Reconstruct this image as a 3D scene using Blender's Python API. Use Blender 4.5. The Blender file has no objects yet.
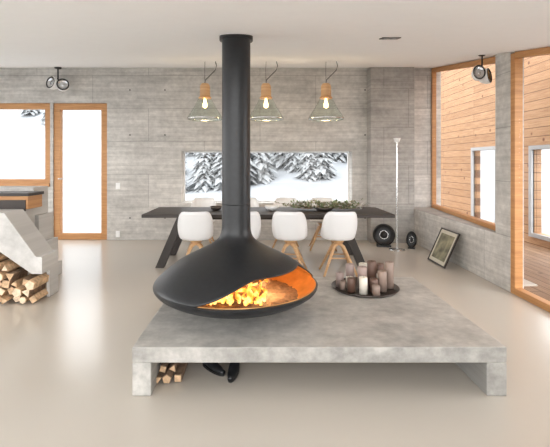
import bpy, bmesh, math, random
import numpy as np
from mathutils import Vector, Matrix
random.seed(4)
U=0.01883; D=7.9; H=1.45
R=math.radians
def X(x,d): return (x-260)*d*U
def Z(y,d): return H-(y-163)*d*U
def ceilz(Y):
    if Y>=2.0: return H+(23+72*Y/D)*U
    return ceilz(2.0)+(2.0-Y)*0.25
col=bpy.context.scene.collection
# ---------------- materials
def newmat(name):
    m=bpy.data.materials.new(name); m.use_nodes=True
    nt=m.node_tree; b=nt.nodes['Principled BSDF']; return m,nt,b
def pm(name,c,rough=.5,metal=0,noise=0.06,scale=8,bump=0,emis=None,es=0,coat=0):
    m,nt,b=newmat(name)
    b.inputs['Roughness'].default_value=rough; b.inputs['Metallic'].default_value=metal
    if coat: b.inputs['Coat Weight'].default_value=coat
    tc=nt.nodes.new('ShaderNodeTexCoord'); n=nt.nodes.new('ShaderNodeTexNoise'); n.inputs['Scale'].default_value=scale
    n.inputs['Detail'].default_value=5
    nt.links.new(tc.outputs['Object'],n.inputs['Vector'])
    r=nt.nodes.new('ShaderNodeValToRGB')
    r.color_ramp.elements[0].position=.3; r.color_ramp.elements[1].position=.7
    r.color_ramp.elements[0].color=(*[max(0,v*(1-noise)) for v in c],1)
    r.color_ramp.elements[1].color=(*[min(1,v*(1+noise)) for v in c],1)
    nt.links.new(n.outputs['Fac'],r.inputs['Fac']); nt.links.new(r.outputs['Color'],b.inputs['Base Color'])
    if bump:
        bp=nt.nodes.new('ShaderNodeBump'); bp.inputs['Strength'].default_value=bump; bp.inputs['Distance'].default_value=.01
        nt.links.new(n.outputs['Fac'],bp.inputs['Height']); nt.links.new(bp.outputs['Normal'],b.inputs['Normal'])
    if emis: 
        b.inputs['Emission Color'].default_value=(*emis,1); b.inputs['Emission Strength'].default_value=es
    return m
def concrete(name,axes,c=(.46,.44,.41),pw=2.1,ph=.62,joint=.62,rough=.75,var=.26,board=1.0):
    m,nt,b=newmat(name); b.inputs['Roughness'].default_value=rough
    N=nt.nodes.new; L=nt.links.new
    tc=N('ShaderNodeTexCoord'); sp=N('ShaderNodeSeparateXYZ'); L(tc.outputs['Object'],sp.inputs[0])
    cb=N('ShaderNodeCombineXYZ'); L(sp.outputs[axes[0]],cb.inputs[0]); L(sp.outputs[axes[1]],cb.inputs[1])
    def noise(scale,det,sx,sy):
        mp=N('ShaderNodeMapping'); mp.inputs['Scale'].default_value=(sx,sy,1); L(cb.outputs[0],mp.inputs[0])
        n=N('ShaderNodeTexNoise'); n.inputs['Scale'].default_value=scale; n.inputs['Detail'].default_value=det
        n.inputs['Roughness'].default_value=.65; L(mp.outputs[0],n.inputs['Vector']); return n.outputs['Fac']
    def ramp(f,a,bb,p0=.3,p1=.7):
        r=N('ShaderNodeValToRGB'); r.color_ramp.elements[0].position=p0; r.color_ramp.elements[1].position=p1
        r.color_ramp.elements[0].color=(a,a,a,1); r.color_ramp.elements[1].color=(bb,bb,bb,1); L(f,r.inputs[0]); return r.outputs[0]
    def mul(a,bb):
        x=N('ShaderNodeMix'); x.data_type='RGBA'; x.blend_type='MULTIPLY'; x.inputs[0].default_value=1
        L(a,x.inputs[6]); 
        if isinstance(bb,tuple): x.inputs[7].default_value=bb
        else: L(bb,x.inputs[7])
        return x.outputs[2]
    a=ramp(noise(1.6,8,1,1.4),1-var,1,.35,.65)
    bb=ramp(noise(11,6,1,1),1-var*.8,1,.35,.65)
    cc=ramp(noise(3,4,.25 if board else 1,6 if board else 1),1-var*.9,1,.35,.65)
    br=N('ShaderNodeTexBrick'); L(cb.outputs[0],br.inputs[0])
    br.inputs['Scale'].default_value=1; br.inputs['Brick Width'].default_value=pw; br.inputs['Row Height'].default_value=ph
    br.inputs['Mortar Size'].default_value=.006; br.inputs['Mortar Smooth'].default_value=.5
    br.inputs['Color1'].default_value=(1,1,1,1); br.inputs['Color2'].default_value=(.92,.92,.92,1); br.inputs['Mortar'].default_value=(joint,)*3+(1,)
    br.offset=.5
    out=mul(mul(mul(mul(a,bb),cc),br.outputs['Color']),(*c,1))
    L(out,b.inputs['Base Color'])
    bp=N('ShaderNodeBump'); bp.inputs['Strength'].default_value=.3; bp.inputs['Distance'].default_value=.01
    L(mul(bb,br.outputs['Color']),bp.inputs['Height']); L(bp.outputs['Normal'],b.inputs['Normal'])
    return m
def wood(name,c1,c2,axes=(0,2),boards=0.0,rough=.5,grain=(1,12),coat=0):
    m,nt,b=newmat(name); b.inputs['Roughness'].default_value=rough
    N=nt.nodes.new; L=nt.links.new
    tc=N('ShaderNodeTexCoord'); sp=N('ShaderNodeSeparateXYZ'); L(tc.outputs['Object'],sp.inputs[0])
    cb=N('ShaderNodeCombineXYZ'); L(sp.outputs[axes[0]],cb.inputs[0]); L(sp.outputs[axes[1]],cb.inputs[1])
    mp=N('ShaderNodeMapping'); mp.inputs['Scale'].default_value=(grain[0],grain[1],1); L(cb.outputs[0],mp.inputs[0])
    n=N('ShaderNodeTexNoise'); n.inputs['Scale'].default_value=3; n.inputs['Detail'].default_value=6; n.inputs['Distortion'].default_value=.4
    L(mp.outputs[0],n.inputs['Vector'])
    r=N('ShaderNodeValToRGB'); r.color_ramp.elements[0].position=.3; r.color_ramp.elements[1].position=.7
    r.color_ramp.elements[0].color=(*c1,1); r.color_ramp.elements[1].color=(*c2,1); L(n.outputs['Fac'],r.inputs[0])
    out=r.outputs[0]
    if boards:
        br=N('ShaderNodeTexBrick'); L(cb.outputs[0],br.inputs[0]); br.inputs['Scale'].default_value=1
        br.inputs['Brick Width'].default_value=3.2; br.inputs['Row Height'].default_value=boards
        br.inputs['Mortar Size'].default_value=.008; br.inputs['Mortar Smooth'].default_value=.3
        br.inputs['Color1'].default_value=(1,1,1,1); br.inputs['Color2'].default_value=(.82,.78,.74,1); br.inputs['Mortar'].default_value=(.35,.28,.22,1)
        x=N('ShaderNodeMix'); x.data_type='RGBA'; x.blend_type='MULTIPLY'; x.inputs[0].default_value=1
        L(out,x.inputs[6]); L(br.outputs['Color'],x.inputs[7]); out=x.outputs[2]
        v=N('ShaderNodeTexVoronoi'); v.inputs['Scale'].default_value=3.3; L(cb.outputs[0],v.inputs['Vector'])
        rk=N('ShaderNodeValToRGB'); rk.color_ramp.elements[0].position=.06; rk.color_ramp.elements[1].position=.13
        rk.color_ramp.elements[0].color=(.35,.2,.12,1); rk.color_ramp.elements[1].color=(1,1,1,1); L(v.outputs['Distance'],rk.inputs[0])
        y=N('ShaderNodeMix'); y.data_type='RGBA'; y.blend_type='MULTIPLY'; y.inputs[0].default_value=1
        L(out,y.inputs[6]); L(rk.outputs[0],y.inputs[7]); out=y.outputs[2]
    L(out,b.inputs['Base Color']); return m
def glassy(name,tint=(1,1,1),refl=.012,edge=.15,rough=.0):
    m=bpy.data.materials.new(name); m.use_nodes=True; nt=m.node_tree; nt.nodes.clear()
    N=nt.nodes.new; L=nt.links.new
    o=N('ShaderNodeOutputMaterial'); t=N('ShaderNodeBsdfTransparent'); t.inputs[0].default_value=(*tint,1)
    g=N('ShaderNodeBsdfGlossy'); g.inputs['Roughness'].default_value=rough
    lw=N('ShaderNodeLayerWeight'); lw.inputs[0].default_value=.5
    pw=N('ShaderNodeMath'); pw.operation='POWER'; L(lw.outputs['Facing'],pw.inputs[0]); pw.inputs[1].default_value=4
    ma=N('ShaderNodeMath'); ma.operation='MULTIPLY_ADD'; L(pw.outputs[0],ma.inputs[0]); ma.inputs[1].default_value=edge; ma.inputs[2].default_value=refl
    x=N('ShaderNodeMixShader'); L(ma.outputs[0],x.inputs[0]); L(t.outputs[0],x.inputs[1]); L(g.outputs[0],x.inputs[2])
    L(x.outputs[0],o.inputs[0]); return m
M={}
M['wallB']=concrete('concrete_boardmarked_back',(0,2),(.82,.79,.745))
M['wallR']=concrete('concrete_boardmarked_side',(1,2),(.82,.79,.745))
M['pil']=concrete('concrete_grey',(0,2),(.58,.56,.53),pw=.9,ph=.7)
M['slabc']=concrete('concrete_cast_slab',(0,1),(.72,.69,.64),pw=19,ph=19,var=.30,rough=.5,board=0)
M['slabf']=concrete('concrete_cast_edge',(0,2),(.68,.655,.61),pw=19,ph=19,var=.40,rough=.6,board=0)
M['stairc']=concrete('concrete_stair',(0,2),(.76,.74,.71),pw=15,ph=15,var=.2,board=0)
M['floor']=pm('resin_floor',(.57,.52,.455),.22,noise=.02,scale=.6)
M['ceil']=pm('white_plaster',(.95,.955,.96),.9,noise=.01)
M['oak']=wood('oak_frame',(.44,.20,.07),(.60,.31,.12),rough=.45)
M['larchw']=wood('larch_cladding',(.33,.175,.085),(.48,.285,.15),axes=(1,2),boards=.16,rough=.6)
M['deck']=wood('larch_deck',(.20,.11,.06),(.30,.18,.10),axes=(1,0),boards=.14,rough=.7)
M['glass']=glassy('window_glass')
M['shade']=glassy('green_shade_glass',(.88,.92,.885),refl=.08,edge=.6)
M['black']=pm('matte_black_steel',(.011,.012,.014),.40,metal=0,noise=.2,scale=30)
M['firelit']=pm('steel_firelight_tint',(.62,.36,.15),.33,metal=.7,noise=.35,scale=5)  # inner shell: dark steel with the fire's orange glow put into its colour
M['brass']=pm('copper_collar',(.72,.42,.22),.3,metal=.9)
M['ash']=pm('ash_bed',(.12,.08,.06),.9,noise=.5,scale=40)
M['char']=pm('charred_log',(.05,.03,.02),.9,noise=.5,scale=30,emis=(1,.25,.03),es=.3)
M['white']=pm('white_polypropylene',(.86,.86,.86),.3,noise=.01)
M['legoak']=wood('oak_leg',(.55,.31,.15),(.70,.45,.24))
M['table']=wood('dark_stained_oak',(.022,.017,.014),(.05,.038,.032),axes=(0,1),rough=.5)
M['darkm']=pm('dark_metal',(.05,.05,.05),.4,metal=.8)
M['chrome']=pm('brushed_steel',(.6,.6,.6),.2,metal=1)
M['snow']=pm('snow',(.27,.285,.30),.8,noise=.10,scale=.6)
M['bark']=pm('bark',(.10,.07,.05),.9,noise=.4,scale=12)
M['logend']=pm('split_wood',(.62,.42,.25),.8,noise=.35,scale=25)
M['logend2']=pm('pale_split_wood',(.78,.62,.44),.8,noise=.25,scale=25)
M['logbark']=pm('log_bark',(.26,.17,.11),.9,noise=.4,scale=20)
M['cand1']=pm('taupe_wax',(.30,.22,.18),.45); M['cand2']=pm('cream_wax',(.85,.80,.70),.45)
M['cand3']=pm('mauve_wax',(.40,.30,.27),.45); M['cand4']=pm('brown_wax',(.16,.09,.065),.45)
M['tray']=pm('dark_tray',(.09,.075,.065),.3,metal=.6)
M['leaf']=pm('sage_leaf',(.20,.25,.13),.6,noise=.4,scale=30)
M['twig']=pm('twig',(.33,.24,.16),.8)
M['paper']=pm('paper',(.75,.74,.71),.7,noise=.1)
M['plastic']=pm('white_plastic',(.85,.85,.84),.4)
M['plasticx']=pm('painted_window_trim',(.35,.35,.35),.4)
# ---------------- mesh builder
class MB:
    def __init__(s,name):
        s.name=name; s.v=[]; s.f=[]; s.m=[]; s.sm=[]; s.mats=[]
    def mi(s,mat):
        if mat not in s.mats: s.mats.append(mat)
        return s.mats.index(mat)
    def add(s,vs,fs,mat,smooth=False,mx=None):
        o=len(s.v)
        for p in vs:
            p=Vector(p)
            if mx is not None: p=mx@p
            s.v.append(p)
        k=s.mi(mat)
        for f in fs: s.f.append([o+i for i in f]); s.m.append(k); s.sm.append(smooth)
    def box(s,x0,x1,y0,y1,z0,z1,mat,mx=None):
        vs=[(x,y,z) for x in(x0,x1) for y in(y0,y1) for z in(z0,z1)]
        fs=[(0,1,3,2),(4,6,7,5),(0,4,5,1),(2,3,7,6),(0,2,6,4),(1,5,7,3)]
        s.add(vs,fs,mat,False,mx)
    def prism(s,pts,axis,a,b,mat,mx=None):
        def mk(p,t):
            if axis==0: return (t,p[0],p[1])
            if axis==1: return (p[0],t,p[1])
            return (p[0],p[1],t)
        n=len(pts); vs=[mk(p,a) for p in pts]+[mk(p,b) for p in pts]
        fs=[tuple(range(n)),tuple(range(2*n-1,n-1,-1))]+[(i,i+n,(i+1)%n+n,(i+1)%n) for i in range(n)]
        s.add(vs,fs,mat,False,mx)
    def lathe(s,prof,mat,seg=32,mx=None,smooth=True,cap=True):
        vs=[];fs=[];n=len(prof)
        for i in range(seg):
            a=2*math.pi*i/seg
            for r,z in prof: vs.append((r*math.cos(a),r*math.sin(a),z))
        for i in range(seg):
            j=(i+1)%seg
            for k in range(n-1): fs.append((i*n+k,j*n+k,j*n+k+1,i*n+k+1))
        if cap:
            if prof[0][0]>1e-5: fs.append(tuple(i*n for i in range(seg))[::-1])
            if prof[-1][0]>1e-5: fs.append(tuple(i*n+n-1 for i in range(seg)))
        s.add(vs,fs,mat,smooth,mx)
    def cyl(s,p0,p1,r0,r1,mat,seg=12,smooth=True,endmat=None):
        p0=Vector(p0);p1=Vector(p1);d=p1-p0;q=d.to_track_quat('Z','Y').to_matrix().to_4x4()
        mx=Matrix.Translation(p0)@q; L=d.length
        s.lathe([(r0,0),(r1,L)],mat,seg,mx,smooth,cap=False)
        for r,z in((r0,0),(r1,L)):
            s.add([(r*math.cos(2*math.pi*i/seg),r*math.sin(2*math.pi*i/seg),z) for i in range(seg)],[tuple(range(seg))],endmat or mat,False,mx)
    def tube(s,pts,r,mat,seg=8):
        pts=[Vector(p) for p in pts]; n=len(pts); vs=[];fs=[]
        rr=r if isinstance(r,(list,tuple)) else [r]*n
        for i,p in enumerate(pts):
            t=(pts[min(i+1,n-1)]-pts[max(i-1,0)]).normalized()
            ref=Vector((0,0,1)) if abs(t.z)<.9 else Vector((1,0,0))
            a=t.cross(ref).normalized(); b=t.cross(a)
            for k in range(seg):
                an=2*math.pi*k/seg; vs.append(p+(a*math.cos(an)+b*math.sin(an))*rr[i])
        for i in range(n-1):
            for k in range(seg):
                l=(k+1)%seg; fs.append((i*seg+k,i*seg+l,(i+1)*seg+l,(i+1)*seg+k))
        fs.append(tuple(range(seg))); fs.append(tuple(range((n-1)*seg,n*seg)))
        s.add(vs,fs,mat,True)
    def done(s,bevel=0,loc=None,rot=None,fixn=True):
        me=bpy.data.meshes.new(s.name); me.from_pydata([tuple(v) for v in s.v],[],s.f)
        for m in s.mats: me.materials.append(m)
        for i,p in enumerate(me.polygons): p.material_index=s.m[i]; p.use_smooth=s.sm[i]
        me.update()
        if fixn:
            bm=bmesh.new(); bm.from_mesh(me); bmesh.ops.recalc_face_normals(bm,faces=bm.faces); bm.to_mesh(me); bm.free()
        ob=bpy.data.objects.new(s.name,me); col.objects.link(ob)
        if loc is not None: ob.location=loc
        if rot is not None: ob.rotation_euler=rot
        if bevel:
            bv=ob.modifiers.new('bevel','BEVEL'); bv.width=bevel; bv.segments=2; bv.limit_method='ANGLE'; bv.angle_limit=R(50)
        return ob
def inst(ob,loc,rot=(0,0,0),scale=(1,1,1)):
    o=bpy.data.objects.new(ob.name.split('.')[0],ob.data); col.objects.link(o)
    o.location=loc; o.rotation_euler=rot; o.scale=scale
    for md in ob.modifiers:
        if md.type=='BEVEL':
            b=o.modifiers.new('bevel','BEVEL'); b.width=md.width; b.segments=md.segments; b.limit_method='ANGLE'
    return o
def wallholes(name,axis,a0,a1,z0,z1,t0,t1,holes,mat):
    b=MB(name); xs=sorted({a0,a1,*[h[0] for h in holes],*[h[1] for h in holes]}); zs=sorted({z0,z1,*[h[2] for h in holes],*[h[3] for h in holes]})
    for i in range(len(xs)-1):
        for j in range(len(zs)-1):
            cx=(xs[i]+xs[i+1])/2; cz=(zs[j]+zs[j+1])/2
            if any(h[0]<cx<h[1] and h[2]<cz<h[3] for h in holes): continue
            if axis=='Y': b.box(xs[i],xs[i+1],t0,t1,zs[j],zs[j+1],mat)
            else: b.box(t0,t1,xs[i],xs[i+1],zs[j],zs[j+1],mat)
    return b
# ---------------- room
XL=-6.3; XR=149*U; XW=173*U
b=MB('floor'); b.box(XL-.3,XR+.15,-3,5,-.25,0,M['floor']); b.box(XL-.3,XR+.5,5,8.3,-.25,0,M['floor']); b.done()
b=MB('ceiling')
ys=[-3,2.0,7.9]
pts=[(y,ceilz(y)) for y in ys]+[(y,ceilz(y)+.25) for y in reversed(ys)]
b.prism(pts,0,XL,XR+.6,M['ceil']); b.done()
CB=ceilz(7.9)
holes=[(X(-50,1),X(50,1),Z(185,1),Z(103,1)),(X(53,1),X(107,1),0,Z(103,1)),(X(181,1),X(352,1),Z(203,1),Z(151,1))]
b=wallholes('wall_back','Y',XL-.3,XR+.6,0,CB+.25,7.9,8.3,holes,M['wallB'])
for x in (130,165,365):
    for y in (90,135,218): 
        b.cyl((X(x,1),7.9,Z(y,1)),(X(x,1),7.896,Z(y,1)),.014,.014,M['darkm'],10)
b.done()
b=MB('wall_pilaster'); b.box(107*U,XR-.002,7.62,7.9,0,ceilz(7.62)+.05,M['pil']); b.done()
b=MB('wall_right')
b.prism([(XR,5.0),(XR+.17,5.0),(XW+.09,7.9),(XR,7.9)],2,0,33*U,M['wallR'])
b.prism([(4.70,0),(5.0,0),(5.0,ceilz(5.0)),(4.70,ceilz(4.70))],0,XR,XR+.15,M['wallR'])
b.prism([(-3,0),(1.9,0),(1.9,ceilz(1.9)),(-3,ceilz(-3))],0,XR,XR+.4,M['wallR'])
b.done()
b=wallholes('wall_left','X',-3,7.9,0,CB+.2,XL-.3,XL,[(-2.2,6.9,.05,2.6)],M['wallR']); b.done()  # unseen side opening, made large to let in more sky light
def frameY(name,x0,x1,z0,z1,y,w=.07,dep=.07,mat=None,mull=()):
    mat=mat or M['oak']; b=MB(name)
    b.box(x0,x0+w,y,y+dep,z0,z1,mat); b.box(x1-w,x1,y,y+dep,z0,z1,mat)
    b.box(x0+w,x1-w,y,y+dep,z0,z0+w,mat); b.box(x0+w,x1-w,y,y+dep,z1-w,z1,mat)
    for m in mull: b.box(m-w/2,m+w/2,y,y+dep,z0+w,z1-w,mat)
    b.box(x0+w,x1-w,y+dep*.5,y+dep*.5+.008,z0+w,z1-w,M['glass'])
    return b
h=holes[0]; b=frameY('window_1',h[0],h[1],h[2],h[3],7.93,.11,.1)
b.box(h[0],h[1],7.86,7.93,h[2]-.03,h[2]+.03,M['oak']); b.done(.004)
h=holes[1]; b=frameY('door_1',h[0]+.002,h[1]-.002,0.002,h[3]-.002,7.93,.12,.1)
b.cyl((h[0]+.1,7.93,1.15),(h[0]+.1,7.905,1.15),.012,.012,M['chrome']); b.cyl((h[0]+.1,7.91,1.15),(h[0]+.22,7.91,1.15),.01,.01,M['chrome'])
b.done(.004)
h=holes[2]; b=frameY('window_2',h[0],h[1],h[2],h[3],8.16,.025,.06,M['plastic'],mull=()); b.done()
# slanted window in right wall
XN=XR+.10; ang=math.atan2(-(XW-XN),2.9); LW=math.hypot(XW-XN,2.9); ya=7.9-LW
W3=Matrix.Translation((XW,7.9,0))@Matrix.Rotation(ang,4,'Z')@Matrix.Translation((-XW,-7.9,0))
b=MB('window_3'); x0=XW-.03;x1=XW+.04; cz=lambda y:ceilz(y)-.006
b.box(x0,x1,7.83,7.9,33*U,cz(7.83),M['oak'],W3); b.box(x0,x1,ya,ya+.07,33*U,cz(ya),M['oak'],W3)
b.box(x0-.02,x1,ya+.07,7.83,33*U,33*U+.06,M['oak'],W3)
b.prism([(ya+.07,cz(ya+.07)-.08),(7.83,cz(7.83)-.08),(7.83,cz(7.83)),(ya+.07,cz(ya+.07))],0,x0,x1,M['oak'],W3)
b.prism([(ya+.07,33*U+.06),(7.83,33*U+.06),(7.83,cz(7.83)-.08),(ya+.07,cz(ya+.07)-.08)],0,XW,XW+.01,M['glass'],W3)
b.done(.003)
b=MB('window_4'); x0=XR;x1=XR+.09
b.box(x0,x1,4.62,4.70,0,ceilz(4.62)-.01,M['oak']); b.box(x0,x1,1.9,2.02,0,ceilz(2.0)-.02,M['oak'])
b.box(x0,x1,2.02,4.62,0,.07,M['oak'])
b.prism([(2.02,ceilz(2.02)-.07),(4.62,ceilz(4.62)-.07),(4.62,ceilz(4.62)-.002),(2.02,ceilz(2.02)-.002)],0,x0,x1,M['oak'])
b.prism([(2.02,.07),(4.62,.07),(4.62,ceilz(4.62)-.07),(2.02,ceilz(2.02)-.07)],0,x0+.05,x0+.058,M['glass'])
b.done(.004)
# exterior larch wall
WX=260*U
hh=[(8.69,9.6,.17,1.73),(6.2,7.52,.20,1.69)]
b=wallholes('larch_facade','X',3.6,14.5,-.2,6.6,WX,WX+.15,hh,M['larchw'])
for h in hh:
    w=.07
    b.box(WX-.04,WX+.02,h[0]-w,h[0],h[2]-w,h[3]+w,M['plasticx']);b.box(WX-.04,WX+.02,h[1],h[1]+w,h[2]-w,h[3]+w,M['plasticx'])
    b.box(WX-.04,WX+.02,h[0],h[1],h[2]-w,h[2],M['plasticx']);b.box(WX-.04,WX+.02,h[0],h[1],h[3],h[3]+w,M['plasticx'])
    b.box(WX+.05,WX+.06,h[0],h[1],h[2],h[3],M['glass'])
b.done()
b=MB('terrace_deck'); b.box(XR+.15,WX,1,5,-.12,-.02,M['deck']); b.box(XR+.5,WX,5,14.5,-.12,-.02,M['deck']); b.done()
# snow ground
gx=60;gy=40
b=MB('snow_ground'); vs=[];fs=[]
def gh(x,y):
    t=max(0,y-11); return -.3+ .10*t + .4*math.sin(x*.35+1)*min(1,t/5)+.25*math.sin(y*.7+x*.2)*min(1,t/5)+(.006*t*t)
for j in range(gy+1):
    for i in range(gx+1):
        x=-45+90*i/gx; y=8.31+50*j/gy; vs.append((x,y,gh(x,y)))
for j in range(gy):
    for i in range(gx): a=j*(gx+1)+i; fs.append((a,a+1,a+gx+2,a+gx+1))
b.add(vs,fs,M['snow'],True)
b.box(-45,XL-.3,-20,8.31,-.5,-.3,M['snow']); b.box(WX+.16,45,-20,8.31,-.5,-.3,M['snow']); b.box(XL-.3,WX+.16,-20,-3.01,-.5,-.3,M['snow']); b.done()
m,nt,bs=newmat('snowy_fir'); N=nt.nodes.new; L=nt.links.new
bs.inputs['Roughness'].default_value=.9
n=N('ShaderNodeTexNoise'); n.inputs['Scale'].default_value=8; n.inputs['Detail'].default_value=4
tc=N('ShaderNodeTexCoord'); L(tc.outputs['Object'],n.inputs['Vector'])
r=N('ShaderNodeValToRGB'); r.color_ramp.elements[0].position=.34; r.color_ramp.elements[0].color=(.19,.205,.205,1)
r.color_ramp.elements[1].position=.54; r.color_ramp.elements[1].color=(.33,.345,.355,1)
L(n.outputs['Fac'],r.inputs[0]); L(r.outputs[0],bs.inputs['Base Color']); M['fir']=m
def firmesh():
    b=MB('fir_tree'); b.cyl((0,0,0),(0,0,5.6),.12,.02,M['bark'],8)
    for k in range(22):
        z=.5+k*.24; rr=1.35*(1-(z/6.1))+.12; nb=14
        for i in range(nb):
            a=2*math.pi*i/nb+k*.7+random.uniform(-.2,.2); l=rr*random.uniform(.65,1.15)
            c,s=math.cos(a),math.sin(a); w=.17*l+.05
            p0=Vector((0,0,z)); p1=Vector((c*l*.55,s*l*.55,z-.08*l)); p2=Vector((c*l,s*l,z-.36*l)); q=Vector((-s,c,0))
            b.add([p0,p1+q*w,p1-q*w,p2,p1+Vector((0,0,.10)),],[(0,1,4),(0,4,2),(1,3,4),(2,4,3)],M['fir'])
    return b.done(fixn=False)
fir=firmesh(); fx,fy=-8,24; fir.location=(fx,fy,gh(fx,fy)-.1); fir.scale=(.6,.6,.6)
for i in range(120):
    y=random.uniform(17,36); x=random.uniform(-.24*y-1.5,.26*y+1.5)
    inst(fir,(x,y,gh(x,y)-.25),(0,0,random.uniform(0,6)),(random.uniform(.35,.85),)*3)
for x,y,s in((-15.5,31,.6),(-18,33,.7),(-17.5,44,.7)):
    inst(fir,(x,y,gh(x,y)-.2),(0,0,random.uniform(0,6)),(s,)*3)
# ---------------- plinth slab
b=MB('concrete_hearth_bench')
x0,x1=-42.2*U,81.5*U; y0,y1=.33*D,.535*D; zt=16.2*U; zb=zt-5.2*U
b.box(x0,x1,y0,y1,zb,zt,M['slabc']); b.box(x0,x0+6.2*U,y0,y1,0,zb,M['slabc']); b.box(x1-6.6*U,x1,y0,y1,0,zb,M['slabc'])
ob=b.done(.006)
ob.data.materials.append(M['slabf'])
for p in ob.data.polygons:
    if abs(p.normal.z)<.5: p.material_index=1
# ---------------- suspended fireplace
CX,CY=-10*U,.42*D
prof=[(6,60),(6,52),(6.25,48.5),(7.2,46),(9.5,43.8),(13,41.8),(20,38.4),(25,35.5),(29,32.5),(32,29.8),(33.6,28),(34,27)]
def cat(P,n=6):
    out=[]; P=[Vector((p[0],0,p[1])) for p in P]
    for i in range(len(P)-1):
        p0=P[max(i-1,0)];p1=P[i];p2=P[i+1];p3=P[min(i+2,len(P)-1)]
        for k in range(n):
            t=k/n; out.append(.5*((2*p1)+(p2-p0)*t+(2*p0-5*p1+4*p2-p3)*t*t+(3*p1-p0-3*p2+p3)*t**3))
    out.append(P[-1]); return [(v.x,v.z) for v in out]
dp=cat(prof,8)
al=[0]
for i in range(1,len(dp)): al.append(al[-1]+math.dist(dp[i],dp[i-1]))
al=np.array(al); dr=np.array([p[0] for p in dp]); dz=np.array([p[1] for p in dp])
def ss(a,b_,x):
    t=min(1,max(0,(x-a)/(b_-a))); return t*t*(3-2*t)
def rc(th):
    th=(th+180)%360-180
    return 34-8.2*ss(114,66,th)*ss(-14,8,th)
def r2a(rv):
    idx=[i for i in range(len(dp)) if dr[i]>6.3]
    return float(np.interp(rv,dr[idx[0]:],al[idx[0]:]))
seg=180; nt_=60; vs=[];fs=[]
amax0=al[-1]
for i in range(seg):
    th=360*i/seg; am=r2a(rc(th)-1e-6) if rc(th)<33.999 else amax0
    for k in range(nt_+1):
        a=am*k/nt_; rr=np.interp(a,al,dr)*U; zz=np.interp(a,al,dz)*U
        vs.append((rr*math.cos(R(th)),-rr*math.sin(R(th)),zz))
for i in range(seg):
    j=(i+1)%seg
    for k in range(nt_): fs.append((i*(nt_+1)+k,i*(nt_+1)+k+1,j*(nt_+1)+k+1,j*(nt_+1)+k))
fire=bpy.data.objects.new('suspended_fireplace',None); col.objects.link(fire); fire.location=(CX,CY,0)
b=MB('hood'); b.add(vs,fs,M['black'],True); o=b.done(fixn=False); o.parent=fire
bm=bmesh.new(); bm.from_mesh(o.data); bmesh.ops.recalc_face_normals(bm,faces=bm.faces)
f=max(bm.faces,key=lambda f:f.calc_center_median().x)
if f.normal.x<0: bmesh.ops.reverse_faces(bm,faces=bm.faces)
bm.to_mesh(o.data); bm.free()
o.data.materials.append(M['firelit'])
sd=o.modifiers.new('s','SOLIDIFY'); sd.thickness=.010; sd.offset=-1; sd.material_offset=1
bp=cat([(34,27),(33.6,25.8),(31.5,23.9),(26,21.2),(18,19),(9,17.9),(0.01,17.6)],6)
b=MB('bowl'); b.lathe([(r*U,z*U) for r,z in bp],M['black'],120,cap=False)
inner=[(max(r-.8,0.01),z+.7) for r,z in bp]
b.lathe([(34*U,27*U),(33.2*U,27.1*U)],M['black'],120,cap=False)
b.lathe([(33.2*U,27.1*U)]+[(r*U,z*U) for r,z in inner[2:]],M['firelit'],120,cap=False)
o=b.done(fixn=False); o.parent=fire
zc=ceilz(CY)
b=MB('flue'); b.lathe([(6*U,59*U),(5.95*U,90*U),(5.95*U,zc-.02)],M['black'],48,cap=False)
b.lathe([(6*U,zc-.035),(7*U,zc-.035),(7*U,zc+.03)],M['black'],48,cap=False); o=b.done(); o.parent=fire
b=MB('ember_bed')
vs=[];fs=[];n=30
for i in range(n+1):
    for j in range(n+1):
        x=(i/n-.5)*2;y=(j/n-.5)*2; r_=math.hypot(x,y)
        s_=max(abs(x),abs(y))/max(r_,1e-6) if r_>0 else 1
        x*=s_;y*=s_; q=math.hypot(x,y)
        vs.append((x*26*U,y*26*U,(22.2+2.2*(1-q*q))*U+random.uniform(-.008,.008)))
for i in range(n):
    for j in range(n): a=i*(n+1)+j; fs.append((a,a+1,a+n+2,a+n+1))
b.add(vs,fs,M['ash'],False); o=b.done(); o.parent=fire
b=MB('burning_logs')
for (p,q,r_) in [((-19,-12,26),(9,-19,26.5),1.9),((-12,-4,26.5),(12,-13,27),2.1),((-16,-19,27),(-1,-6,28.6),1.7),((4,-21,26.5),(13,-6,29),1.5),((-14,-9,28.8),(5,-14,30),1.5)]:
    b.cyl([c*U for c in p],[c*U for c in q],r_*U,r_*U*.85,M['char'],9)
o=b.done(); o.parent=fire
m=bpy.data.materials.new('flame'); m.use_nodes=True; nt=m.node_tree; nt.nodes.clear(); N=nt.nodes.new; L=nt.links.new
o_=N('ShaderNodeOutputMaterial'); em=N('ShaderNodeEmission'); tr=N('ShaderNodeBsdfTransparent'); mx=N('ShaderNodeMixShader')
tc=N('ShaderNodeTexCoord'); sp=N('ShaderNodeSeparateXYZ'); L(tc.outputs['Object'],sp.inputs[0])
mr=N('ShaderNodeMapRange'); mr.inputs['From Min'].default_value=25*U; mr.inputs['From Max'].default_value=38*U; L(sp.outputs[2],mr.inputs[0])
nz=N('ShaderNodeTexNoise'); nz.inputs['Scale'].default_value=22; nz.inputs['Detail'].default_value=4; L(tc.outputs['Object'],nz.inputs['Vector'])
ad=N('ShaderNodeMath'); ad.operation='MULTIPLY_ADD'; ad.inputs[1].default_value=2.2; L(nz.outputs['Fac'],ad.inputs[0]); 
sb=N('ShaderNodeMath'); sb.operation='SUBTRACT'; L(mr.outputs[0],sb.inputs[0]); sb.inputs[1].default_value=.9; L(sb.outputs[0],ad.inputs[2])
cr=N('ShaderNodeValToRGB'); e=cr.color_ramp.elements; e[0].position=0; e[0].color=(1,.62,.20,1); e[1].position=.95; e[1].color=(.9,.10,.008,1)
k=e.new(.45); k.color=(1,.32,.035,1); L(ad.outputs[0],cr.inputs[0]); L(cr.outputs[0],em.inputs[0]); em.inputs[1].default_value=3.2
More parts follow.
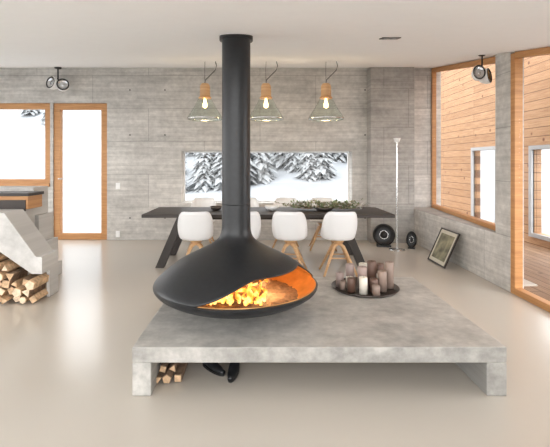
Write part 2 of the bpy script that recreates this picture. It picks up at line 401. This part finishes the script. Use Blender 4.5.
al_=N('ShaderNodeMapRange'); al_.inputs['From Min'].default_value=.2; al_.inputs['From Max'].default_value=.9; al_.inputs['To Min'].default_value=.75; al_.inputs['To Max'].default_value=.02; L(ad.outputs[0],al_.inputs[0])
L(al_.outputs[0],mx.inputs[0]); L(tr.outputs[0],mx.inputs[1]); L(em.outputs[0],mx.inputs[2]); L(mx.outputs[0],o_.inputs[0])
b=MB('flames')
for i in range(125):
    x=random.uniform(-22,12); y=random.uniform(-23,-5)
    hgt=random.uniform(3,11.5)*(1-.3*abs((x+5)/17)); w=random.uniform(.5,1.4); z0=25; ph=random.uniform(0,6); le=random.uniform(-1.5,2.2)
    if math.hypot(x,y)>27: continue
    hgt=min(hgt,(37.5-.33*math.hypot(x,y)) - z0+ 2.5)
    pts=[];rs=[]
    for k in range(12):
        t=k/11; pts.append(((x+math.sin(ph+t*6)*1.1*t+le*t*t)*U,(y+math.cos(ph+t*4)*.6*t)*U,(z0+hgt*t)*U))
        rs.append(max(.0008,w*U*math.sin(math.pi*min(1,(t*.85+.15)))**.8*(1-t*.55)*(1+.25*math.sin(ph*3+t*9))))
    b.tube(pts,rs,m,9)
o=b.done(); o.parent=fire
for (lx,ly,lz,en) in ((-4,-12,31,24),(12,-8,29,20)):
    ld=bpy.data.lights.new('fire_glow','POINT'); ld.energy=en; ld.color=(1,.60,.24); ld.shadow_soft_size=.07
    lo=bpy.data.objects.new('fire_glow',ld); col.objects.link(lo); lo.location=(lx*U,ly*U,lz*U); lo.parent=fire
# ---------------- tray with candles
tx,ty=X(365,.485),.485*D
b=MB('candle_tray'); tr_=.30
b.lathe([(0.001,zt+.002),(tr_*.9,zt+.002),(tr_,zt+.022),(tr_*1.01,zt+.022),(tr_*.93,zt+.0)],M['tray'],48,Matrix.Translation((tx,ty,0)),cap=False)
b.done()
cs=[(-.22,.05,.036,.13,'cand3'),(-.15,-.11,.036,.12,'cand4'),(-.11,.13,.04,.19,'cand3'),(-.06,-.18,.036,.15,'cand2'),(-.03,-.02,.042,.20,'cand3'),(.05,-.12,.036,.12,'cand4'),(.08,.07,.042,.23,'cand4'),(.13,-.09,.04,.18,'cand1'),(.22,.0,.04,.24,'cand1'),(.03,.19,.042,.18,'cand2'),(-.14,.01,.032,.10,'cand2'),(.17,.14,.042,.19,'cand4'),(-.21,-.05,.028,.08,'cand1'),(.04,-.22,.034,.09,'cand1'),(.14,.01,.03,.13,'cand2')]
b=MB('pillar_candles')
for x,y,r_,h_,mt in cs:
    mxx=Matrix.Translation((tx+x,ty+y,zt+.004)); b.lathe([(r_,0),(r_,h_-.004),(r_-.004,h_),(r_*.6,h_-.004),(.002,h_-.006)],M[mt],20,mxx)
    b.cyl((tx+x,ty+y,zt+h_-.005),(tx+x,ty+y,zt+h_+.012),.0015,.001,M['darkm'],5)
b.done()
# ---------------- things under bench: small pile of split logs, shoes
b=MB('split_logs')
for (lx,lz,r_,n,a0) in ((-.075,.030,.034,3,.52),(-.015,.034,.034,5,.3),(.055,.030,.034,4,.785),(-.045,.088,.030,4,.5),(.020,.090,.030,3,1.2)):
    cx0=X(170,.352)+lx; y0=.35*D+random.uniform(-.02,.02)
    poly=[(cx0+r_*math.cos(a0+2*math.pi*k/n),max(.001,lz+r_*math.sin(a0+2*math.pi*k/n))) for k in range(n)]
    b.prism(poly,1,y0,y0+.30,M['logbark'])
    b.prism([(cx0+(px-cx0)*.85,lz+(pz_-lz)*.85) for px,pz_ in poly],1,y0-.003,y0,M['logend'])
b.done(.002)
def shoe():
    b=MB('black_shoe'); vs=[];fs=[];K=16;n=14
    for i in range(n+1):
        t=i/n; y=-.14+.28*t; w=.043*max(.15,math.sin(math.pi*min(.96,max(.04,t))))**.45
        hh_=(.05+.055*ss(.35,.75,t))*max(.4,math.sin(math.pi*min(.93,max(.07,t))))**.4
        for k in range(K):
            a=2*math.pi*k/K; vs.append((w*math.cos(a),y,.012+max(0,hh_/2+hh_/2*math.sin(a))))
    for i in range(n):
        for k in range(K): l=(k+1)%K; fs.append((i*K+k,i*K+l,(i+1)*K+l,(i+1)*K+k))
    fs.append(tuple(range(K)));fs.append(tuple(range(n*K,n*K+K)))
    b.add(vs,fs,M['black'],True)
    b.prism([(.036*math.cos(2*math.pi*k/20)*(1.08),.142*math.sin(2*math.pi*k/20)) for k in range(20)],2,0,.016,M['darkm'])
    b.lathe([(.033,.09),(.036,.135),(.028,.137),(.026,.09)],M['black'],14,Matrix.Translation((0,.06,0)),cap=False)
    return b.done()
s=shoe(); s.location=(X(211,.355),.372*D,0); s.rotation_euler=(0,0,.75); s.scale=(.85,.85,.85)
inst(s,(X(233,.355),.365*D,0),(0,0,-.15),(.85,.85,.85))
# ---------------- dining table
b=MB('dining_table'); tz=.745; x0,x1=-86*U,98*U; y0,y1=.725*D,.85*D
b.box(x0,x1,y0,y1,tz-.045,tz,M['table'])
for sx,cx in((-1,-62*U),(1,64*U)):
    for yy0,yy1 in((y0+.06,y0+.14),(y1-.14,y1-.06)):
        b.prism([(cx-sx*.02,tz-.045),(cx+sx*.16-sx*.30,tz-.045),(cx+sx*.16,0),(cx+sx*.28,0)],1,yy0,yy1,M['table'])
    b.prism([(cx-sx*.03,tz-.045),(cx-sx*.08,tz-.045),(cx-sx*.05,tz-.16),(cx+sx*.0,tz-.16)],1,y0+.14,y1-.14,M['table'])
b.box(-60*U,60*U,(y0+y1)/2-.03,(y0+y1)/2+.03,tz-.13,tz-.045,M['table'])
b.done(.004)
# ---------------- chairs
def chair():
    b=MB('dining_chair'); nphi=48; nt2=20; vs=[];fs=[]
    for i in range(nphi):
        ph=2*math.pi*i/nphi; s_=math.sin(ph)
        back=(s_+1)/2
        rim=.035+.345*ss(.38,.93,back)
        for k in range(nt2+1):
            t=k/nt2
            e=2.6
            cx=math.copysign(abs(math.cos(ph))**(2/e),math.cos(ph)); cy=math.copysign(abs(s_)**(2/e),s_)
            if t<.5: rad=t/.5*.82; z=.0+.02*(t/.5)**3
            else:
                q=(t-.5)/.5; rad=.82+.18*math.sin(q*math.pi/2)**.6 ; z=.02+rim*(q**1.35)
            bell=1+.10*(z/.38)*(1-abs(z/.38-.5))
            vs.append((.225*rad*cx*bell,.215*rad*cy+ (z*.22 if s_>0 else 0)*back,.44+z))
    for i in range(nphi):
        j=(i+1)%nphi
        for k in range(nt2): fs.append((i*(nt2+1)+k,j*(nt2+1)+k,j*(nt2+1)+k+1,i*(nt2+1)+k+1))
    b.add(vs,fs,M['white'],True)
    vi=[Vector((v[0]*.965,v[1]*.965+.0,v[2]+(.008 if v[2]<.47 else 0))) for v in vs]
    b.add(vi,[f[::-1] for f in fs],M['white'],True)
    n1=len(vs)
    o=len(b.v)-2*n1
    for i in range(nphi):
        j=(i+1)%nphi; a=i*(nt2+1)+nt2; c=j*(nt2+1)+nt2
        b.f.append([o+a,o+c,o+n1+c,o+n1+a]); b.m.append(0); b.sm.append(True)
    for sx in(-1,1):
        for sy in(-1,1):
            b.tube([(-.05*sx,-.04*sy,.425),(.06*sx,.06*sy,.36),(.215*sx,.20*sy,0)],[.020,.022,.014],M['legoak'],10)
    b.cyl((0,0,.385),(0,0,.44),.05,.09,M['legoak'],16)
    b.tube([(-.13,-.125,.22),(.13,-.125,.22)],.010,M['legoak']); b.tube([(-.13,.125,.22),(.13,.125,.22)],.010,M['legoak'])
    return b.done(fixn=False)
ch=chair(); pos=[]
for px_ in(196,243,290,338): pos.append((X(px_,.70),.700*D,math.pi))
for px_ in(203,246,285,322): pos.append((X(px_,.91),.90*D,0))
ch.location=(pos[0][0],pos[0][1],0); ch.rotation_euler=(0,0,pos[0][2]+.1)
for i,p in enumerate(pos[1:]): inst(ch,(p[0],p[1],0),(0,0,p[2]+random.uniform(-.15,.15)))
# ---------------- branches on table
b=MB('branch_centrepiece')
cx,cy=X(324,.79),.79*D
for i in range(76):
    a=random.uniform(-.6,.6)+(0 if i%2 else math.pi); l=random.uniform(.18,.42); z0=tz+.012+random.uniform(0,.06)
    p0=Vector((cx+random.uniform(-.3,.3),cy+random.uniform(-.1,.1),z0)); dr_=Vector((math.cos(a),math.sin(a)*.6,random.uniform(-.02,.22)))
    pts=[p0+dr_*l*t+Vector((0,0,.02*math.sin(t*3))) for t in(0,.33,.66,1)]
    b.tube(pts,[.004,.0035,.003,.0015],M['twig'],5)
    for t in np.linspace(.2,1,9):
        c=p0+dr_*l*float(t); d2=Vector((random.uniform(-1,1),random.uniform(-1,1),random.uniform(.1,.9))).normalized()*.065; q=d2.cross(Vector((0,0,1))).normalized()*.018
        c.z=max(c.z,tz+.012)
        b.add([c,c+d2*.5+q,c+d2,c+d2*.5-q],[(0,1,2,3)],M['leaf'] if random.random()<.75 else M['paper'])
b.lathe([(.001,tz+.001),(.10,tz+.001),(.16,tz+.045),(.155,tz+.045),(.095,tz+.008),(.001,tz+.008)],M['tray'],24,Matrix.Translation((cx,cy,0)),cap=False)
b.done(fixn=False)
def bowl(x,r,h,mat):
    b=MB('serving_bowl'); b.lathe([(.001,0),(r*.5,0),(r*.85,h*.45),(r,h),(r*.96,h),(r*.8,h*.5),(r*.45,.008),(.001,.008)],mat,28,cap=False)
    return b.done(loc=(X(x,.79),.79*D,tz+.001))
bowl(272,.11,.07,M['plastic']); bowl(216,.09,.06,M['tray'])
# ---------------- pendants
M['bulb']=pm('lit_bulb',(1,.8,.5),.3,emis=(1,.62,.25),es=9)
def pendant():
    b=MB('pendant_lamp'); d=.78; k=d*U
    zt0=21*k
    b.lathe([(6.2*k,zt0),(7.6*k,zt0*.86),(11*k,zt0*.55),(15.5*k,zt0*.22),(17.8*k,zt0*.04),(17.2*k,-.01),(14*k,-.022)],M['shade'],40,cap=False)
    b.lathe([(17.6*k,.012),(17.95*k,.006),(17.5*k,-.006)],M['chrome'],40,cap=False)
    b.lathe([(5.5*k,zt0-.015),(6.4*k,zt0-.01),(6.4*k,zt0+.012),(5.0*k,zt0+.02)],M['brass'],28)
    b.lathe([(5.2*k,zt0+.01),(4.9*k,zt0+12*k),(3.6*k,zt0+14.3*k),(.5*k,zt0+14.8*k)],M['legoak'],28)
    b.lathe([(.015,zt0-.01),(.02,zt0-.05),(.035,zt0-.10),(.03,zt0-.135),(.001,zt0-.15)],M['bulb'],16)
    return b.done(fixn=False),zt0+14.8*k
pn,ph_=pendant(); zr=Z(119,.78)
pxs=[(205,-1),(266,1),(326,1)]
for i,(x,sx) in enumerate(pxs):
    loc=(X(x,.78),.78*D,zr)
    o=pn if i==0 else inst(pn,loc)
    o.location=loc
    cz_=ceilz(.78*D)
    bb=MB('cord'); xx,yy,_=loc; zb_=zr+ph_-.01
    bb.tube([(xx,yy,zb_),(xx+.01,yy,zb_+.06),(xx+.07,yy,zb_+.12),(xx+.15,yy,zb_+.2),(xx+.17,yy,(zb_+cz_)/2+.1),(xx+.15,yy,cz_+.02)],.006,M['darkm'],6)
    bb.tube([(xx,yy,zb_),(xx-.004,yy,zb_+.2),(xx,yy,cz_+.01)],.003,M['darkm'],6)
    c=bb.done(); c.parent=o; c.matrix_parent_inverse=Matrix.Translation(loc).inverted()
    ld=bpy.data.lights.new('bulb_light','POINT'); ld.energy=6; ld.color=(1,.7,.4); ld.shadow_soft_size=.04
    lo=bpy.data.objects.new('bulb_light',ld); col.objects.link(lo); lo.parent=o; lo.location=(0,0,.05)
# ---------------- floor lamp
b=MB('floor_lamp'); lx,ly=X(397,.885),.885*D
b.lathe([(.001,0),(.13,0),(.13,.012),(.015,.02)],M['chrome'],32,Matrix.Translation((lx,ly,0)),cap=False)
zt_=Z(140,.885); b.cyl((lx,ly,.01),(lx,ly,zt_),.016,.013,M['chrome'],12)
b.lathe([(.012,zt_-.04),(.04,zt_-.03),(.06,zt_+.03),(.055,zt_+.03)],M['plastic'],24,Matrix.Translation((lx,ly,0)),cap=False)
b.done()
def speaker():
    b=MB('floor_speaker'); mxx=Matrix.Translation((0,0,.2))@Matrix.Rotation(R(80),4,'X')
    b.lathe([(.001,-.13),(.10,-.12),(.17,-.05),(.19,.03),(.185,.07),(.165,.08)],M['darkm'],36,mxx,cap=False)
    b.lathe([(.165,.08),(.15,.06),(.06,.03),(.05,.05),(.001,.06)],M['black'],36,mxx,cap=False)
    b.lathe([(.075,.045),(.07,.05),(.065,.045)],M['chrome'],36,mxx,cap=False)
    b.box(-.12,.12,-.08,.10,0,.03,M['black']); b.box(-.03,.03,-.03,.03,.02,.08,M['black']); return b.done(fixn=False)
sp_=speaker(); sp_.location=(X(383,.93),.925*D,0); sp_.rotation_euler=(0,0,-.2)
o=inst(sp_,(X(403,.955),.90*D,0),(0,0,-.5),(.45,.5,.75))
# ---------------- picture leaning
b=MB('framed_picture'); w=.56;h_=.52
b.box(-w/2,w/2,-.012,.012,0,.02,M['table']);b.box(-w/2,w/2,-.012,.012,h_-.02,h_,M['table']);b.box(-w/2,-w/2+.02,-.012,.012,.02,h_-.02,M['table']);b.box(w/2-.02,w/2,-.012,.012,.02,h_-.02,M['table'])
b.box(-w/2+.02,w/2-.02,-.004,.008,.02,h_-.02,pm('cream_mat_board',(.62,.58,.47),.7))
mp_=pm('landscape_print',(.22,.20,.12),.6,noise=.8,scale=7); b.box(-w/2+.07,w/2-.07,-.007,-.004,.07,h_-.07,mp_)
pf=b.done(loc=(134*U,.762*D,0.006),bevel=.002)
pf.rotation_euler=(Matrix.Rotation(R(-90),4,'Z')@Matrix.Rotation(R(-24),4,'X')).to_euler()
# ---------------- ceiling spotlights (unlit twin heads)
def spot():
    b=MB('ceiling_spotlight')
    b.lathe([(.05,.22),(.05,.20),(.02,.19)],M['darkm'],20); b.cyl((0,0,.2),(0,0,.03),.012,.012,M['darkm'])
    for sx in(-1,1):
        mxx=Matrix.Translation((sx*.075,0,-.02-.03*(sx>0)))@Matrix.Rotation(R(80),4,'X')@Matrix.Rotation(R(24*sx),4,'Y')
        b.lathe([(.001,-.10),(.05,-.09),(.085,-.03),(.095,.03),(.09,.05)],M['plastic'],28,mxx,cap=False)
        b.lathe([(.09,.05),(.082,.055),(.072,.04)],M['darkm'],28,mxx,cap=False)
        b.lathe([(.072,.04),(.05,.02),(.03,.02),(.001,.035)],M['chrome'],28,mxx,cap=False)
    b.tube([(-.075,.0,-.02),(0,0,.04),(.075,0,-.05)],.012,M['darkm']); return b.done(fixn=False)
s1=spot(); yy=.965*D; s1.location=(X(58,.965),yy,ceilz(yy)-.27); s1.scale=(1.2,1.2,1.23)
yy=.64*D; inst(s1,(XR-.13,yy,ceilz(yy)-.205),(0,0,.3),(.8,.8,1))
b=MB('recessed_downlight'); yy=.434*D; tilt=math.atan(72*U/D)
mxx=Matrix.Translation((X(390,.434),yy,ceilz(yy)))@Matrix.Rotation(tilt,4,'X')
b.box(-.075,.075,-.05,.05,-.006,.02,M['darkm'],mxx); b.box(-.055,-.01,-.03,.03,-.009,-.005,M['chrome'],mxx); b.box(.01,.055,-.03,.03,-.009,-.005,M['chrome'],mxx); b.done()
b=MB('wall_socket')
b.box(-.04,.04,-.012,0,-.06,.06,M['plastic']); b.box(-.025,.025,-.016,-.012,-.045,-.005,M['plastic']); b.box(-.025,.025,-.016,-.012,.005,.045,M['plastic'])
o=b.done(.002,loc=(X(118,1),7.9,Z(186,1))); inst(o,(X(118,1),7.9,Z(234,1)))
# ---------------- left stair block and kitchen
b=MB('concrete_stair_block'); d=.70
P=lambda x,y,d=d:(X(x,d),Z(y,d))
b.prism([(X(-60,d),0),(X(-60,d),Z(186,d)),P(48,186),P(48,212),P(53,212),P(53,237),P(58,237),P(58,260),P(62,260),(X(62,d),0)],1,.655*D,d*D,M['stairc'])
d=.555
b.prism([P(-90,213,d),P(4,213,d),P(36,257,d),P(42,257,d),P(42,274,d),P(32,274,d),P(0,252,d),P(-90,252,d)],1,d*D,.60*D,M['stairc'])
b.box(X(39,d),X(42,d),.575*D,.60*D,0,Z(274,d),M['stairc'])
b.done()
b=MB('kitchen_counter'); d=.61
b.box(X(-80,d),X(28,d),d*D,.65*D,Z(213,.565)+.001,Z(196,d),M['oak']); b.box(X(-80,d),X(30,d),d*D-.03,.65*D,Z(196,d),Z(193,d),M['table'])
b.box(X(-80,d),X(26,d),d*D-.012,d*D,Z(211,d),Z(200,d),M['table'])
b.box(X(-80,d),X(20,d),d*D+.02,.65*D,0,Z(213,.565),M['stairc']); b.done(.003)
b=MB('firewood_stack')
xl=X(-60,.555)
def hood(x):
    xs_=[X(-90,.555),X(0,.555),X(32,.555),X(42,.555)]; zs_=[Z(252,.555),Z(252,.555),Z(274,.555),Z(274,.555)]
    return float(np.interp(x,xs_,zs_))
row=0; z=.048
while z<.6:
    x=xl+(.04 if row%2 else 0)
    while x<X(40,.555):
        r_=random.uniform(.036,.056)
        if z+r_+.005<hood(x+.03):
            y0=.545*D+random.uniform(-.06,.04); L_=.33; n=random.choice([3,4,5,7]); a0=random.uniform(0,6)
            if x>X(37,.555): L_=.20
            poly=[(x+r_*math.cos(a0+2*math.pi*k/n),max(0.001,z+r_*math.sin(a0+2*math.pi*k/n))) for k in range(n)]
            b.prism(poly,1,y0,y0+L_,M['logbark'] if random.random()<.5 else M['logend'])
            b.prism([(x+(px-x)*.9,z+(pz_-z)*.9) for px,pz_ in poly],1,y0-.003,y0,M['logend'] if random.random()<.6 else M['logend2'])
        x+=.092
    z+=.080; row+=1
b.done()
# ---------------- world and lights
w=bpy.data.worlds.new('overcast_sky'); bpy.context.scene.world=w; w.use_nodes=True; nt=w.node_tree
bg=nt.nodes['Background']; tc=nt.nodes.new('ShaderNodeTexCoord'); sp=nt.nodes.new('ShaderNodeSeparateXYZ'); r=nt.nodes.new('ShaderNodeValToRGB')
nt.links.new(tc.outputs['Generated'],sp.inputs[0]); nt.links.new(sp.outputs[2],r.inputs[0]); nt.links.new(r.outputs[0],bg.inputs[0])
r.color_ramp.elements[0].color=(1,.985,.97,1); r.color_ramp.elements[1].color=(.90,.95,1,1); bg.inputs[1].default_value=5.1
sd=bpy.data.lights.new('hazy_sun','SUN'); sd.energy=.9; sd.angle=R(15); sd.color=(1,.93,.82); so=bpy.data.objects.new('hazy_sun',sd); col.objects.link(so)
so.rotation_euler=Vector((.35,.08,-1)).to_track_quat('-Z','Y').to_euler(); so.location=(0,0,12)
# ---------------- camera
cd=bpy.data.cameras.new('camera'); cam=bpy.data.objects.new('camera',cd); col.objects.link(cam)
cam.location=(0,0,H); cam.rotation_euler=(R(90),0,0); cd.sensor_width=36; cd.lens=D/U/550*36; cd.clip_start=.05
cd.shift_x=15/550; cd.shift_y=-60.5/550
bpy.context.scene.camera=cam
bpy.context.scene.view_settings.view_transform='Standard'
